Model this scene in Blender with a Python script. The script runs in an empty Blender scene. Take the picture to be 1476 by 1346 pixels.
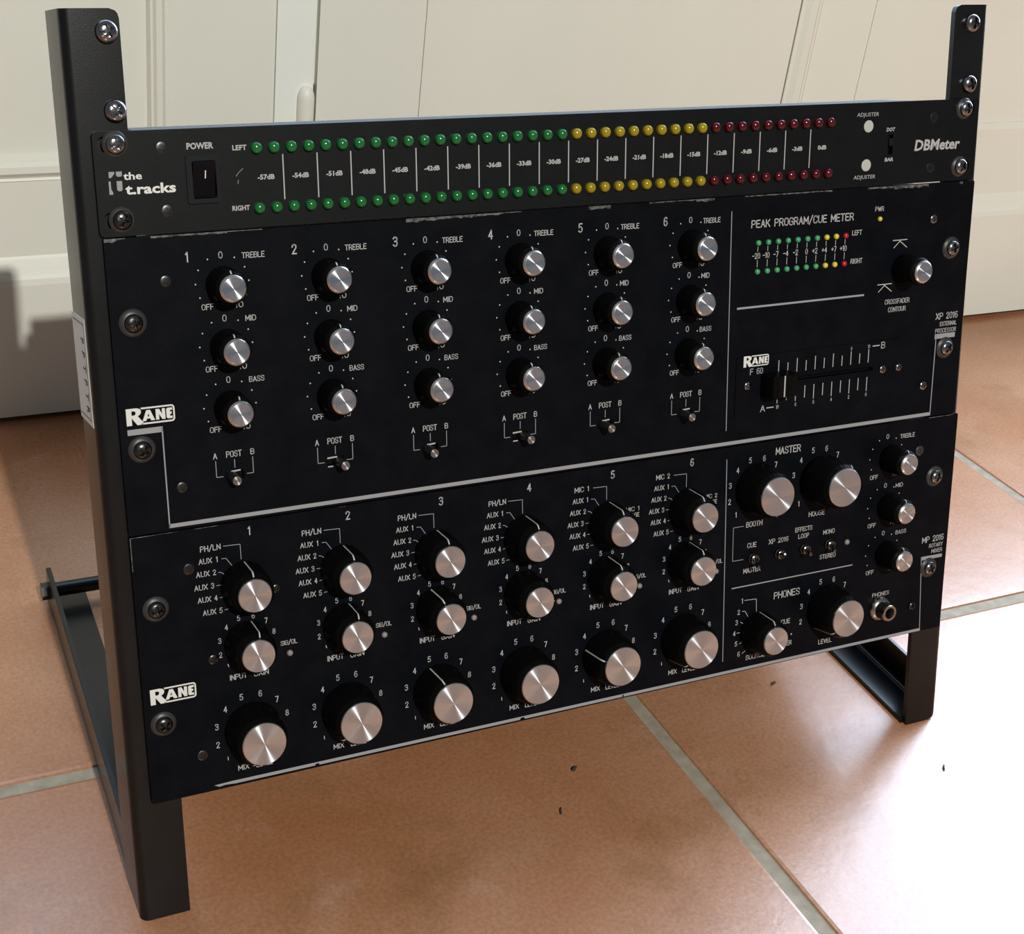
import bpy, bmesh, math, random
from mathutils import Vector, Matrix
random.seed(7)
S = 0.001                      # the model is written in millimetres
TH = 0.265512                  # the stand leans back 15.2 degrees
sc = bpy.context.scene
COL = sc.collection

# ------------------------------------------------------------------ camera
cd = bpy.data.cameras.new('camera')
cd.sensor_fit = 'HORIZONTAL'
cd.sensor_width = 36.0
cd.lens = 2068.16 / 1476 * 36.0
cd.shift_x = (738 - 641.36) / 1476
cd.shift_y = (708.92 - 673) / 1476
cd.clip_start = 0.02
cam = bpy.data.objects.new('camera', cd)
COL.objects.link(cam)
cam.matrix_world = Matrix(((0.90774, 0.137559, -0.39634, -0.124637),
                           (-0.409282, 0.497931, -0.764561, -0.493690),
                           (0.092178, 0.856237, 0.508292, 0.552332),
                           (0, 0, 0, 1)))
sc.camera = cam

# ------------------------------------------------------------------ light
wd = bpy.data.worlds.new('room_air')
sc.world = wd
wd.use_nodes = True
bg = wd.node_tree.nodes['Background']
bg.inputs[0].default_value = (0.92, 0.95, 1.0, 1)
bg.inputs[1].default_value = 0.15


def add_light(name, kind, energy, color, loc, target=None, **kw):
    l = bpy.data.lights.new(name, kind)
    l.energy = energy
    l.color = color
    for k, v in kw.items():
        setattr(l, k, v)
    o = bpy.data.objects.new(name, l)
    COL.objects.link(o)
    o.location = loc
    if target is not None:
        o.rotation_euler = (Vector(target) - Vector(loc)).to_track_quat('-Z', 'Y').to_euler()
    return o


# the ceiling lamp behind the photographer, and daylight through the glazing right of the doors
add_light('ceiling_lamp', 'POINT', 475.0, (1.0, 0.99, 0.91), (-0.10, -2.95, 2.50), shadow_soft_size=0.035)
add_light('window_daylight', 'AREA', 88.0, (0.66, 0.79, 1.0), (1.60, 0.48, 1.06), (1.60, -2.0, 1.06),
          shape='RECTANGLE', size=1.24, size_y=1.40)
add_light('transom_daylight', 'AREA', 14.0, (0.40, 0.66, 1.0), (0.29, 0.49, 1.0), (0.29, -2.0, 1.0),
          shape='RECTANGLE', size=1.38, size_y=1.16)

vs = sc.view_settings
vs.view_transform = 'Standard'
vs.look = 'None'
vs.exposure = 0.13
vs.gamma = 1.0
vs.use_curve_mapping = False


# ------------------------------------------------------------------ materials
def new_mat(name):
    m = bpy.data.materials.new(name)
    m.use_nodes = True
    return m, m.node_tree, m.node_tree.nodes['Principled BSDF']


def mat(name, color, rough=0.5, metal=0.0, spec=0.5, trans=0.0, ior=1.45, coat=0.0):
    m, nt, b = new_mat(name)
    b.inputs['Base Color'].default_value = (*color, 1)
    b.inputs['Roughness'].default_value = rough
    b.inputs['Metallic'].default_value = metal
    b.inputs['Specular IOR Level'].default_value = spec
    b.inputs['Transmission Weight'].default_value = trans
    b.inputs['IOR'].default_value = ior
    b.inputs['Coat Weight'].default_value = coat
    return m


def noise_mat(name, c1, c2, scale, rough, bump=0.0, bscale=800.0, spec=0.5, lo=0.35, hi=0.7, rvar=0.0):
    m, nt, b = new_mat(name)
    tc = nt.nodes.new('ShaderNodeTexCoord')
    n = nt.nodes.new('ShaderNodeTexNoise')
    n.inputs['Scale'].default_value = scale
    n.inputs['Detail'].default_value = 6
    r = nt.nodes.new('ShaderNodeValToRGB')
    r.color_ramp.elements[0].position = lo
    r.color_ramp.elements[1].position = hi
    r.color_ramp.elements[0].color = (*c1, 1)
    r.color_ramp.elements[1].color = (*c2, 1)
    nt.links.new(tc.outputs['Object'], n.inputs['Vector'])
    nt.links.new(n.outputs['Fac'], r.inputs['Fac'])
    nt.links.new(r.outputs['Color'], b.inputs['Base Color'])
    b.inputs['Roughness'].default_value = rough
    b.inputs['Specular IOR Level'].default_value = spec
    if rvar:
        mr = nt.nodes.new('ShaderNodeMapRange')
        mr.inputs['To Min'].default_value = rough - rvar
        mr.inputs['To Max'].default_value = rough + rvar
        nt.links.new(n.outputs['Fac'], mr.inputs['Value'])
        nt.links.new(mr.outputs['Result'], b.inputs['Roughness'])
    if bump:
        n2 = nt.nodes.new('ShaderNodeTexNoise')
        n2.inputs['Scale'].default_value = bscale
        n2.inputs['Detail'].default_value = 3
        bp = nt.nodes.new('ShaderNodeBump')
        bp.inputs['Strength'].default_value = bump
        bp.inputs['Distance'].default_value = 0.0004
        nt.links.new(tc.outputs['Object'], n2.inputs['Vector'])
        nt.links.new(n2.outputs['Fac'], bp.inputs['Height'])
        nt.links.new(bp.outputs['Normal'], b.inputs['Normal'])
    return m


def brushed_mat(name, color, rough=0.36, aniso=0.85):
    m, nt, b = new_mat(name)
    b.inputs['Base Color'].default_value = (*color, 1)
    b.inputs['Metallic'].default_value = 1.0
    b.inputs['Roughness'].default_value = rough
    b.inputs['Anisotropic'].default_value = aniso
    b.inputs['Anisotropic Rotation'].default_value = 0.25
    t = nt.nodes.new('ShaderNodeTangent')
    t.direction_type = 'RADIAL'
    t.axis = 'Z'
    nt.links.new(t.outputs['Tangent'], b.inputs['Tangent'])
    return m


M = {}
M['steel_paint'] = noise_mat('black_powder_coat', (0.0035, 0.0035, 0.004), (0.0055, 0.0055, 0.006), 60, 0.28, 0.06, 1400, 0.40)
M['panel_grey'] = noise_mat('charcoal_textured_paint', (0.0022, 0.0030, 0.0038), (0.0036, 0.0044, 0.0054), 90, 0.46, 0.14, 2200, 0.17)
M['panel_black'] = noise_mat('black_satin_paint', (0.0012, 0.0018, 0.0034), (0.0030, 0.0036, 0.0056), 70, 0.48, 0.2, 1500, 0.07)
M['chassis'] = mat('black_chassis_steel', (0.012, 0.012, 0.012), 0.5)
M['knob_black'] = mat('black_knob_plastic', (0.0025, 0.0025, 0.0025), 0.38, spec=0.06)
M['hole_dark'] = mat('dark_recess', (0.003, 0.003, 0.003), 0.8, spec=0.1)
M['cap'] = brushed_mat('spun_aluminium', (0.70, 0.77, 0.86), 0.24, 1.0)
M['cap_edge'] = mat('turned_aluminium', (0.66, 0.65, 0.65), 0.28, 1.0)
M['white_ink'] = mat('white_print', (0.62, 0.62, 0.60), 0.6)
M['dim_ink'] = mat('pale_grey_print', (0.36, 0.36, 0.36), 0.6)
M['grey_ink'] = mat('grey_print', (0.26, 0.26, 0.28), 0.6)
M['thin_ink'] = mat('fine_white_print', (0.42, 0.42, 0.42), 0.6)
M['screw_bright'] = mat('nickel_screw', (0.25, 0.25, 0.265), 0.20, 1.0)
M['screw_dark'] = mat('black_oxide_screw', (0.07, 0.07, 0.07), 0.28, 1.0)
M['screw_small'] = mat('dull_small_screw', (0.07, 0.07, 0.068), 0.34, 1.0)
M['washer'] = mat('black_cup_washer', (0.028, 0.026, 0.027), 0.40, spec=0.5)
M['green'] = mat('green_lens', (0.008, 0.115, 0.027), 0.18, spec=0.6)
M['green_small'] = mat('green_small_lens', (0.05, 0.30, 0.12), 0.25, spec=0.6)
M['yellow'] = mat('yellow_lens', (0.27, 0.20, 0.006), 0.18, spec=0.6)
M['yellow_small'] = mat('yellow_small_lens', (0.60, 0.48, 0.05), 0.25, spec=0.6)
M['red'] = mat('red_lens', (0.065, 0.0015, 0.006), 0.18, spec=0.6)
M['red_small'] = mat('red_small_lens', (0.42, 0.008, 0.025), 0.25, spec=0.6)
M['grey_lens'] = mat('milky_grey_lens', (0.22, 0.20, 0.20), 0.35, spec=0.5)
M['adjuster'] = mat('off_white_plastic', (0.40, 0.41, 0.39), 0.45)
M['nickel_bright'] = mat('nickel_plate', (0.40, 0.38, 0.34), 0.22, 1.0)
M['nickel'] = mat('dull_nickel_plate', (0.15, 0.145, 0.14), 0.26, 1.0)
M['lever'] = brushed_mat('spun_lever_end', (0.40, 0.40, 0.40), 0.34)
M['lever_side'] = mat('dark_lever', (0.10, 0.10, 0.10), 0.35, 0.9)
M['sticker'] = mat('white_paper_label', (0.60, 0.58, 0.54), 0.7)
M['sticker_ink'] = mat('black_label_ink', (0.03, 0.03, 0.03), 0.7)
M['worn'] = noise_mat('worn_bare_metal', (0.015, 0.015, 0.016), (0.15, 0.15, 0.145), 420, 0.5, 0, lo=0.38, hi=0.66)
M['rocker'] = mat('black_gloss_rocker', (0.003, 0.003, 0.005), 0.30, spec=0.14)
M['frame_black'] = mat('black_switch_frame', (0.006, 0.007, 0.009), 0.42, spec=0.2)
M['crumb'] = mat('dark_crumb', (0.05, 0.035, 0.025), 0.9)
M['gap'] = mat('door_gap_shade', (0.05, 0.045, 0.04), 0.9)
M['door'] = noise_mat('cream_gloss_paint', (0.70, 0.70, 0.635), (0.73, 0.73, 0.665), 7, 0.42, 0.08, 300, 0.35)
M['door_white'] = noise_mat('white_gloss_paint', (0.76, 0.79, 0.75), (0.79, 0.82, 0.78), 7, 0.42, 0.08, 300, 0.35)
M['wall'] = noise_mat('cream_plaster', (0.60, 0.58, 0.52), (0.65, 0.63, 0.57), 5, 0.8, 0.1, 200, 0.3)
M['grout'] = noise_mat('grey_green_grout', (0.27, 0.235, 0.18), (0.36, 0.315, 0.25), 130, 0.85, 0.5, 700, 0.3)


def tile_mat():
    m, nt, b = new_mat('terracotta_tile')
    N, L = nt.nodes, nt.links
    tc = N.new('ShaderNodeTexCoord')

    def noise(scale, detail, rough=0.55):
        n = N.new('ShaderNodeTexNoise')
        n.inputs['Scale'].default_value = scale
        n.inputs['Detail'].default_value = detail
        n.inputs['Roughness'].default_value = rough
        L.new(tc.outputs['Object'], n.inputs['Vector'])
        return n

    def ramp(src, p0, c0, p1, c1):
        r = N.new('ShaderNodeValToRGB')
        r.color_ramp.elements[0].position = p0
        r.color_ramp.elements[0].color = (*c0, 1)
        r.color_ramp.elements[1].position = p1
        r.color_ramp.elements[1].color = (*c1, 1)
        L.new(src, r.inputs['Fac'])
        return r

    def mix(fac, a, c):
        x = N.new('ShaderNodeMix')
        x.data_type = 'RGBA'
        L.new(fac, x.inputs['Factor'])
        L.new(a, x.inputs['A'])
        L.new(c, x.inputs['B'])
        return x.outputs['Result']

    cloud = noise(4.5, 5)
    base = ramp(cloud.outputs['Fac'], 0.36, (0.34, 0.142, 0.062), 0.66, (0.43, 0.225, 0.135))
    blot = noise(17, 6, 0.65)
    pale = ramp(blot.outputs['Fac'], 0.58, (0, 0, 0), 0.80, (0.45, 0.45, 0.45))
    palec = N.new('ShaderNodeRGB')
    palec.outputs[0].default_value = (0.52, 0.36, 0.28, 1)
    c = mix(pale.outputs['Color'], base.outputs['Color'], palec.outputs[0])
    dk = noise(11, 8, 0.72)
    dirt = ramp(dk.outputs['Fac'], 0.52, (0, 0, 0), 0.70, (0.75, 0.75, 0.75))
    dirtc = N.new('ShaderNodeRGB')
    dirtc.outputs[0].default_value = (0.27, 0.13, 0.055, 1)
    c = mix(dirt.outputs['Color'], c, dirtc.outputs[0])
    gr = noise(420, 3)
    g2 = ramp(gr.outputs['Fac'], 0.3, (0.80, 0.80, 0.80), 0.7, (1.10, 1.10, 1.10))
    mu = N.new('ShaderNodeMix')
    mu.data_type = 'RGBA'
    mu.blend_type = 'MULTIPLY'
    mu.inputs['Factor'].default_value = 1.0
    L.new(c, mu.inputs['A'])
    L.new(g2.outputs['Color'], mu.inputs['B'])
    L.new(mu.outputs['Result'], b.inputs['Base Color'])
    b.inputs['Roughness'].default_value = 0.27
    b.inputs['Specular IOR Level'].default_value = 0.62
    bp = N.new('ShaderNodeBump')
    bp.inputs['Strength'].default_value = 0.25
    bp.inputs['Distance'].default_value = 0.002
    L.new(blot.outputs['Fac'], bp.inputs['Height'])
    L.new(bp.outputs['Normal'], b.inputs['Normal'])
    return m


M['tile'] = tile_mat()


# ------------------------------------------------------------------ helpers
def link(o, parent=None):
    COL.objects.link(o)
    if parent is not None:
        o.parent = parent
    return o


def obj(name, bm, mats, parent=None, loc=(0, 0, 0), rot=(0, 0, 0), smooth=False, label=None):
    """bm holds millimetres; written out in metres as ONE mesh object"""
    bmesh.ops.recalc_face_normals(bm, faces=bm.faces)
    for v in bm.verts:
        v.co *= S
    me = bpy.data.meshes.new(name)
    bm.to_mesh(me)
    bm.free()
    for m in (mats if isinstance(mats, (list, tuple)) else [mats]):
        me.materials.append(M[m])
    if smooth:
        me.polygons.foreach_set('use_smooth', [True] * len(me.polygons))
        me.set_sharp_from_angle(angle=math.radians(smooth if smooth > 1 else 35))
    o = bpy.data.objects.new(name, me)
    link(o, parent)
    o.location = [c * S for c in loc]
    o.rotation_euler = rot
    if label:
        o['label'] = label
    return o


def sheet(name, bm, mats, parent, label=None):
    """printed ink: flat, keeps its facing"""
    for v in bm.verts:
        v.co *= S
    me = bpy.data.meshes.new(name)
    bm.to_mesh(me)
    bm.free()
    me.materials.append(M[mats])
    o = bpy.data.objects.new(name, me)
    link(o, parent)
    if label:
        o['label'] = label
    return o


def thing(name, label, cat, loc, rot, group=None):
    o = bpy.data.objects.new(name, None)
    o.empty_display_size = 0.02
    link(o)
    o.location = loc
    o.rotation_euler = rot
    o['label'] = label
    o['category'] = cat
    if group:
        o['group'] = group
    return o


def dup(root, loc, rotz=None, parent=None, label=None):
    r = root.copy()
    COL.objects.link(r)
    r.location = [c * S for c in loc]
    if rotz is not None:
        r.rotation_euler = (0, 0, rotz)
    if parent is not None:
        r.parent = parent
    if label:
        r['label'] = label
    for ch in root.children:
        c = ch.copy()
        COL.objects.link(c)
        c.parent = r
    return r


def box(bm, x0, x1, y0, y1, z0, z1, bevel=0.0, mi=0, segs=2):
    vs = [bm.verts.new(p) for p in ((x0, y0, z0), (x1, y0, z0), (x1, y1, z0), (x0, y1, z0),
                                    (x0, y0, z1), (x1, y0, z1), (x1, y1, z1), (x0, y1, z1))]
    fs = [bm.faces.new([vs[i] for i in f]) for f in ((3, 2, 1, 0), (4, 5, 6, 7), (0, 1, 5, 4),
                                                     (1, 2, 6, 5), (2, 3, 7, 6), (3, 0, 4, 7))]
    for f in fs:
        f.material_index = mi
    if bevel:
        es = {e for f in fs for e in f.edges}
        r = bmesh.ops.bevel(bm, geom=list(es), offset=bevel, segments=segs, profile=0.5, affect='EDGES')
        for f in r['faces']:
            f.material_index = mi
    return vs


def lathe(bm, prof, n=40, cx=0, cy=0, mi=0, close_top=True, close_bot=False, wob=None):
    rings = []
    for r, z in prof:
        if r <= 1e-6:
            rings.append([bm.verts.new((cx, cy, z))])
        else:
            ring = []
            for i in range(n):
                a = 2 * math.pi * i / n
                rr = r if wob is None else r + wob(a, z)
                ring.append(bm.verts.new((cx + rr * math.cos(a), cy + rr * math.sin(a), z)))
            rings.append(ring)
    out = []
    for a, b in zip(rings, rings[1:]):
        if len(a) == 1 and len(b) == 1:
            continue
        for i in range(n):
            j = (i + 1) % n
            if len(b) == 1:
                out.append(bm.faces.new((a[i], a[j], b[0])))
            elif len(a) == 1:
                out.append(bm.faces.new((a[0], b[j], b[i])))
            else:
                out.append(bm.faces.new((a[i], a[j], b[j], b[i])))
    if close_top and len(rings[-1]) > 1:
        out.append(bm.faces.new(rings[-1]))
    if close_bot and len(rings[0]) > 1:
        out.append(bm.faces.new(rings[0][::-1]))
    for f in out:
        f.material_index = mi


def rrect(x0, x1, y0, y1, r, n=5):
    r = min(r, (x1 - x0) / 2 - 1e-4, (y1 - y0) / 2 - 1e-4)
    pts = []
    for cx, cy, a0 in ((x1 - r, y0 + r, -90), (x1 - r, y1 - r, 0), (x0 + r, y1 - r, 90), (x0 + r, y0 + r, 180)):
        for i in range(n + 1):
            a = math.radians(a0 + 90 * i / n)
            pts.append((cx + r * math.cos(a), cy + r * math.sin(a)))
    return pts


def circ(cx, cy, r, n=24):
    return [(cx + r * math.cos(2 * math.pi * i / n), cy + r * math.sin(2 * math.pi * i / n)) for i in range(n)]


def plate(bm, outline, holes, z0, z1, mi=0):
    """a flat plate with real holes"""
    edges = []
    for loop in [outline] + holes:
        vs = [bm.verts.new((x, y, z1)) for x, y in loop]
        for a, b in zip(vs, vs[1:] + vs[:1]):
            edges.append(bm.edges.new((a, b)))
    r = bmesh.ops.triangle_fill(bm, use_beauty=True, use_dissolve=False, edges=edges)
    fs = [g for g in r['geom'] if isinstance(g, bmesh.types.BMFace)]
    ex = bmesh.ops.extrude_face_region(bm, geom=fs)
    for v in [g for g in ex['geom'] if isinstance(g, bmesh.types.BMVert)]:
        v.co.z = z0
    for f in bm.faces:
        f.material_index = mi


def tube(bm, p, q, r, n=16, cap=True, mi=0):
    p, q = Vector(p), Vector(q)
    d = (q - p)
    m = d.to_track_quat('Z', 'Y').to_matrix()
    ra = [bm.verts.new(p + m @ Vector((r * math.cos(2 * math.pi * i / n), r * math.sin(2 * math.pi * i / n), 0))) for i in range(n)]
    rb = [bm.verts.new(v.co + d) for v in ra]
    fs = [bm.faces.new((ra[i], ra[(i + 1) % n], rb[(i + 1) % n], rb[i])) for i in range(n)]
    if cap:
        fs += [bm.faces.new(ra[::-1]), bm.faces.new(rb)]
    for f in fs:
        f.material_index = mi


def sweep(bm, poly, axis_pts):
    """extrude an open/closed 2-D section; axis_pts = function (x,y,t)->co for t in 0,1"""
    a = [bm.verts.new(axis_pts(x, y, 0)) for x, y in poly]
    b = [bm.verts.new(axis_pts(x, y, 1)) for x, y in poly]
    n = len(poly)
    for i in range(n):
        j = (i + 1) % n
        bm.faces.new((a[i], a[j], b[j], b[i]))
    bm.faces.new(a[::-1])
    bm.faces.new(b)


# --- lettering: strings of the built-in font turned into flat ink
_glyphs = {}
INK = 0.07          # ink lies this far above the paint


def glyphs(s, weight):
    k = (s, weight)
    if k not in _glyphs:
        cu = bpy.data.curves.new('lettering_curve', 'FONT')
        cu.body = s
        cu.resolution_u = 2
        cu.offset = weight
        o = bpy.data.objects.new('lettering_curve', cu)
        COL.objects.link(o)
        dg = bpy.context.evaluated_depsgraph_get()
        me = bpy.data.meshes.new_from_object(o.evaluated_get(dg))
        vs = [tuple(v.co) for v in me.vertices]
        fs = [tuple(p.vertices) for p in me.polygons]
        bpy.data.objects.remove(o)
        bpy.data.curves.remove(cu)
        bpy.data.meshes.remove(me)
        _glyphs[k] = (vs, fs)
    return _glyphs[k]


# a one-stroke engraver's alphabet, 4 wide and 6 high, for the silk-screened panels
_C = [(4, 4.6), (3.6, 5.5), (2.6, 6), (1.4, 6), (0.4, 5.4), (0, 4.3), (0, 1.7), (0.4, 0.6), (1.4, 0), (2.6, 0), (3.6, 0.5), (4, 1.4)]
_O = [(1.4, 6), (0.4, 5.4), (0, 4.3), (0, 1.7), (0.4, 0.6), (1.4, 0), (2.6, 0), (3.6, 0.6), (4, 1.7), (4, 4.3), (3.6, 5.4), (2.6, 6), (1.4, 6)]
_o = [(1.2, 6), (0.3, 5.2), (0, 4.0), (0, 2.0), (0.3, 0.8), (1.2, 0), (1.8, 0), (2.7, 0.8), (3, 2.0), (3, 4.0), (2.7, 5.2), (1.8, 6), (1.2, 6)]
STROKES = {
    'A': (4, [[(0, 0), (2, 6), (4, 0)], [(0.7, 2), (3.3, 2)]]),
    'B': (4, [[(0, 0), (0, 6), (2.5, 6), (3.5, 5.6), (3.8, 4.6), (3.5, 3.6), (2.5, 3.2), (0, 3.2)], [(2.5, 3.2), (3.6, 2.7), (4, 1.6), (3.6, 0.5), (2.5, 0), (0, 0)]]),
    'C': (4, [_C]),
    'D': (4, [[(0, 0), (0, 6), (2.2, 6), (3.4, 5.4), (4, 4.2), (4, 1.8), (3.4, 0.6), (2.2, 0), (0, 0)]]),
    'E': (3.6, [[(3.6, 6), (0, 6), (0, 0), (3.6, 0)], [(0, 3.1), (3, 3.1)]]),
    'F': (3.5, [[(3.5, 6), (0, 6), (0, 0)], [(0, 3.1), (2.9, 3.1)]]),
    'G': (4, [_C + [(4, 2.8), (2.4, 2.8)]]),
    'H': (4, [[(0, 0), (0, 6)], [(4, 0), (4, 6)], [(0, 3.1), (4, 3.1)]]),
    'I': (0.4, [[(0.2, 0), (0.2, 6)]]),
    'K': (4, [[(0, 0), (0, 6)], [(3.8, 6), (0, 2.3)], [(1.4, 3.6), (4, 0)]]),
    'L': (3.4, [[(0, 6), (0, 0), (3.4, 0)]]),
    'M': (4.6, [[(0, 0), (0, 6), (2.3, 1.6), (4.6, 6), (4.6, 0)]]),
    'N': (4, [[(0, 0), (0, 6), (4, 0), (4, 6)]]),
    'O': (4, [_O]),
    'P': (3.8, [[(0, 0), (0, 6), (2.5, 6), (3.5, 5.5), (3.8, 4.4), (3.5, 3.3), (2.5, 2.8), (0, 2.8)]]),
    'R': (4, [[(0, 0), (0, 6), (2.5, 6), (3.5, 5.5), (3.8, 4.5), (3.5, 3.4), (2.5, 2.9), (0, 2.9)], [(2.3, 2.9), (4, 0)]]),
    'S': (3.8, [[(3.7, 4.8), (3.2, 5.7), (2.4, 6), (1.3, 6), (0.4, 5.5), (0.1, 4.6), (0.4, 3.7), (1.2, 3.25), (2.6, 2.8), (3.5, 2.3), (3.8, 1.4), (3.4, 0.5), (2.5, 0), (1.3, 0), (0.4, 0.4), (0, 1.2)]]),
    'T': (4, [[(0, 6), (4, 6)], [(2, 6), (2, 0)]]),
    'U': (4, [[(0, 6), (0, 1.7), (0.5, 0.5), (1.5, 0), (2.5, 0), (3.5, 0.5), (4, 1.7), (4, 6)]]),
    'V': (4, [[(0, 6), (2, 0), (4, 6)]]),
    'W': (5, [[(0, 6), (1.2, 0), (2.5, 5), (3.8, 0), (5, 6)]]),
    'X': (4, [[(0, 0), (4, 6)], [(0, 6), (4, 0)]]),
    'Y': (4, [[(0, 6), (2, 2.8), (4, 6)], [(2, 2.8), (2, 0)]]),
    '0': (3, [_o]),
    '1': (1.5, [[(0, 4.9), (1.1, 6), (1.1, 0)]]),
    '2': (3.2, [[(0, 4.6), (0.3, 5.5), (1.1, 6), (2.1, 6), (2.9, 5.5), (3.1, 4.6), (2.8, 3.6), (0, 0), (3.2, 0)]]),
    '3': (3.2, [[(0, 5.2), (0.8, 6), (2.2, 6), (2.9, 5.5), (3.1, 4.6), (2.8, 3.7), (2.0, 3.2), (1.1, 3.2)], [(2.0, 3.2), (2.9, 2.7), (3.2, 1.6), (2.9, 0.6), (2.1, 0), (0.9, 0), (0, 0.8)]]),
    '4': (3.4, [[(2.5, 0), (2.5, 6), (0, 1.8), (3.4, 1.8)]]),
    '5': (3.2, [[(3, 6), (0.4, 6), (0.2, 3.2), (1.0, 3.7), (2.1, 3.7), (2.9, 3.1), (3.2, 1.9), (2.9, 0.7), (2.0, 0), (1.0, 0), (0, 0.8)]]),
    '6': (3.2, [[(2.9, 5.4), (2.2, 6), (1.3, 6), (0.5, 5.4), (0.1, 4.0), (0, 2.0), (0.4, 0.7), (1.2, 0), (2.1, 0), (2.9, 0.6), (3.2, 1.8), (2.9, 2.9), (2.1, 3.5), (1.1, 3.4), (0.3, 2.8), (0, 2.0)]]),
    '7': (3.2, [[(0, 6), (3.2, 6), (1.2, 0)]]),
    '8': (3.2, [[(1.6, 3.2), (0.6, 3.6), (0.2, 4.6), (0.6, 5.6), (1.6, 6), (2.6, 5.6), (3.0, 4.6), (2.6, 3.6), (1.6, 3.2), (0.4, 2.7), (0, 1.6), (0.4, 0.5), (1.6, 0), (2.8, 0.5), (3.2, 1.6), (2.8, 2.7), (1.6, 3.2)]]),
    '9': (3.2, [[(0.3, 0.6), (1.0, 0), (1.9, 0), (2.7, 0.6), (3.1, 2.0), (3.2, 4.0), (2.8, 5.3), (2.0, 6), (1.1, 6), (0.3, 5.4), (0, 4.2), (0.3, 3.1), (1.1, 2.5), (2.1, 2.6), (2.9, 3.2), (3.2, 4.0)]]),
    '+': (3, [[(0, 3), (3, 3)], [(1.5, 1.5), (1.5, 4.5)]]),
    '-': (2.6, [[(0, 3), (2.6, 3)]]),
    '/': (3.4, [[(0, -0.8), (3.4, 6.8)]]),
    ' ': (2.6, []),
}


def text(bm, s, x, y, h, w=None, anchor='c', weight=0.0, shear=0.0, z=INK, wf=0.78, font='stroke'):
    """h = height of a capital, w = full width; y = middle of the capitals; anchor c/l/r in x"""
    if font != 'stroke':
        return font_text(bm, s, x, y, h, w, anchor, weight, shear, z, wf)
    gap = 1.5
    full = sum(STROKES[c][0] for c in s) + gap * (len(s) - 1)
    t = h * 0.125 + weight * 2.0
    ky = (h - t * 0.6) / 6.0
    kx = ((w - t) / full) if w else ky * wf * 1.2
    W = full * kx
    ox = x - (W / 2 if anchor == 'c' else (W if anchor == 'r' else 0))
    cx = 0.0
    for c in s:
        adv, polys = STROKES[c]
        for pl in polys:
            pts = [(ox + (cx + px) * kx + shear * py * ky, y - 3 * ky + py * ky) for px, py in pl]
            line(bm, pts, t, z)
        cx += adv + gap


def font_text(bm, s, x, y, h, w=None, anchor='c', weight=0.0, shear=0.0, z=INK, wf=0.78, xf=None):
    """h = height of a capital, w = full width; y = middle of the capitals; anchor c/l/r in x"""
    vs, fs = glyphs(s, weight)
    xs = [v[0] for v in vs]
    x0, x1 = min(xs), max(xs)
    H = glyph_h(weight)
    ky = h / H
    kx = (w / (x1 - x0)) if w else ky * wf
    W = (x1 - x0) * kx
    ox = x - (W / 2 if anchor == 'c' else (W if anchor == 'r' else 0))
    nv = []
    for v in vs:
        py = v[1] * ky - h / 2
        px = ox + (v[0] - x0) * kx + shear * py
        co = (px, y + py, z)
        if xf:
            co = xf(px, y + py, z)
        nv.append(bm.verts.new(co))
    for f in fs:
        try:
            bm.faces.new([nv[i] for i in f])
        except ValueError:
            pass


def glyph_h(weight):
    vs, _ = glyphs('H', weight)
    return max(v[1] for v in vs)


def quad(bm, pts, z=INK):
    bm.faces.new([bm.verts.new((x, y, z)) for x, y in pts])


def line(bm, pts, w=0.35, z=INK):
    for (xa, ya), (xb, yb) in zip(pts, pts[1:]):
        dx, dy = xb - xa, yb - ya
        l = math.hypot(dx, dy)
        nx, ny = -dy / l * w / 2, dx / l * w / 2
        ex, ey = dx / l * w / 2, dy / l * w / 2
        quad(bm, [(xa - ex - nx, ya - ey - ny), (xb + ex - nx, yb + ey - ny), (xb + ex + nx, yb + ey + ny), (xa - ex + nx, ya - ey + ny)], z)


def dot(bm, x, y, r, z=INK):
    quad(bm, circ(x, y, r, 12), z)


def B():
    return bmesh.new()


# ------------------------------------------------------------------ the stand's frame of reference
# rack coordinates: x right, y up the posts (0 = top of the upper unit), z out of the panels
ROT = (math.pi / 2 - TH, 0, 0)
YB, ZF = -378.0, -3.0           # where the posts meet the floor


def rack_to_world(x, y, z):
    y, z = y - YB, z - ZF
    return (x * S, (y * math.sin(TH) - z * math.cos(TH)) * S, (y * math.cos(TH) + z * math.sin(TH)) * S)


# ================================================================== SETTING
def struct(o):
    o['kind'] = 'structure'
    return o


# floor: bevelled tiles in a bed of grout, one mesh
def build_floor():
    bm = B()
    P, J = 443.0, 8.0

    def tile(x0, x1, y0, y1):
        bv, hh = 3.0, 1.6
        a = rrect(x0, x1, y0, y1, 5, 3)
        b = rrect(x0 + bv * .4, x1 - bv * .4, y0 + bv * .4, y1 - bv * .4, 5, 3)
        c = rrect(x0 + bv, x1 - bv, y0 + bv, y1 - bv, 5, 3)
        L = [[bm.verts.new((x, y, z)) for x, y in ring] for ring, z in ((a, -hh - 1), (b, -hh * .3), (c, 0))]
        n = len(a)
        for p, q in zip(L, L[1:]):
            for i in range(n):
                bm.faces.new((p[i], p[(i + 1) % n], q[(i + 1) % n], q[i])).material_index = 0
        bm.faces.new(L[-1]).material_index = 0

    xs = 317.0
    for i in range(-3, 5):
        x0 = xs + i * P + J / 2
        x1 = x0 + P - J
        yo = 114.5 if i < 0 else 90.3
        for j in range(-6, 2):
            y0 = yo + j * P + J / 2
            tile(x0, x1, y0, y0 + P - J)
    f = bm.faces.new([bm.verts.new(p) for p in ((-1100, -2700, -1.6), (2600, -2700, -1.6), (2600, 900, -1.6), (-1100, 900, -1.6))])
    f.material_index = 1
    o = obj('floor', bm, ['tile', 'grout'], smooth=False)
    return struct(o)


build_floor()

DR = math.radians(-0.9)


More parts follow.
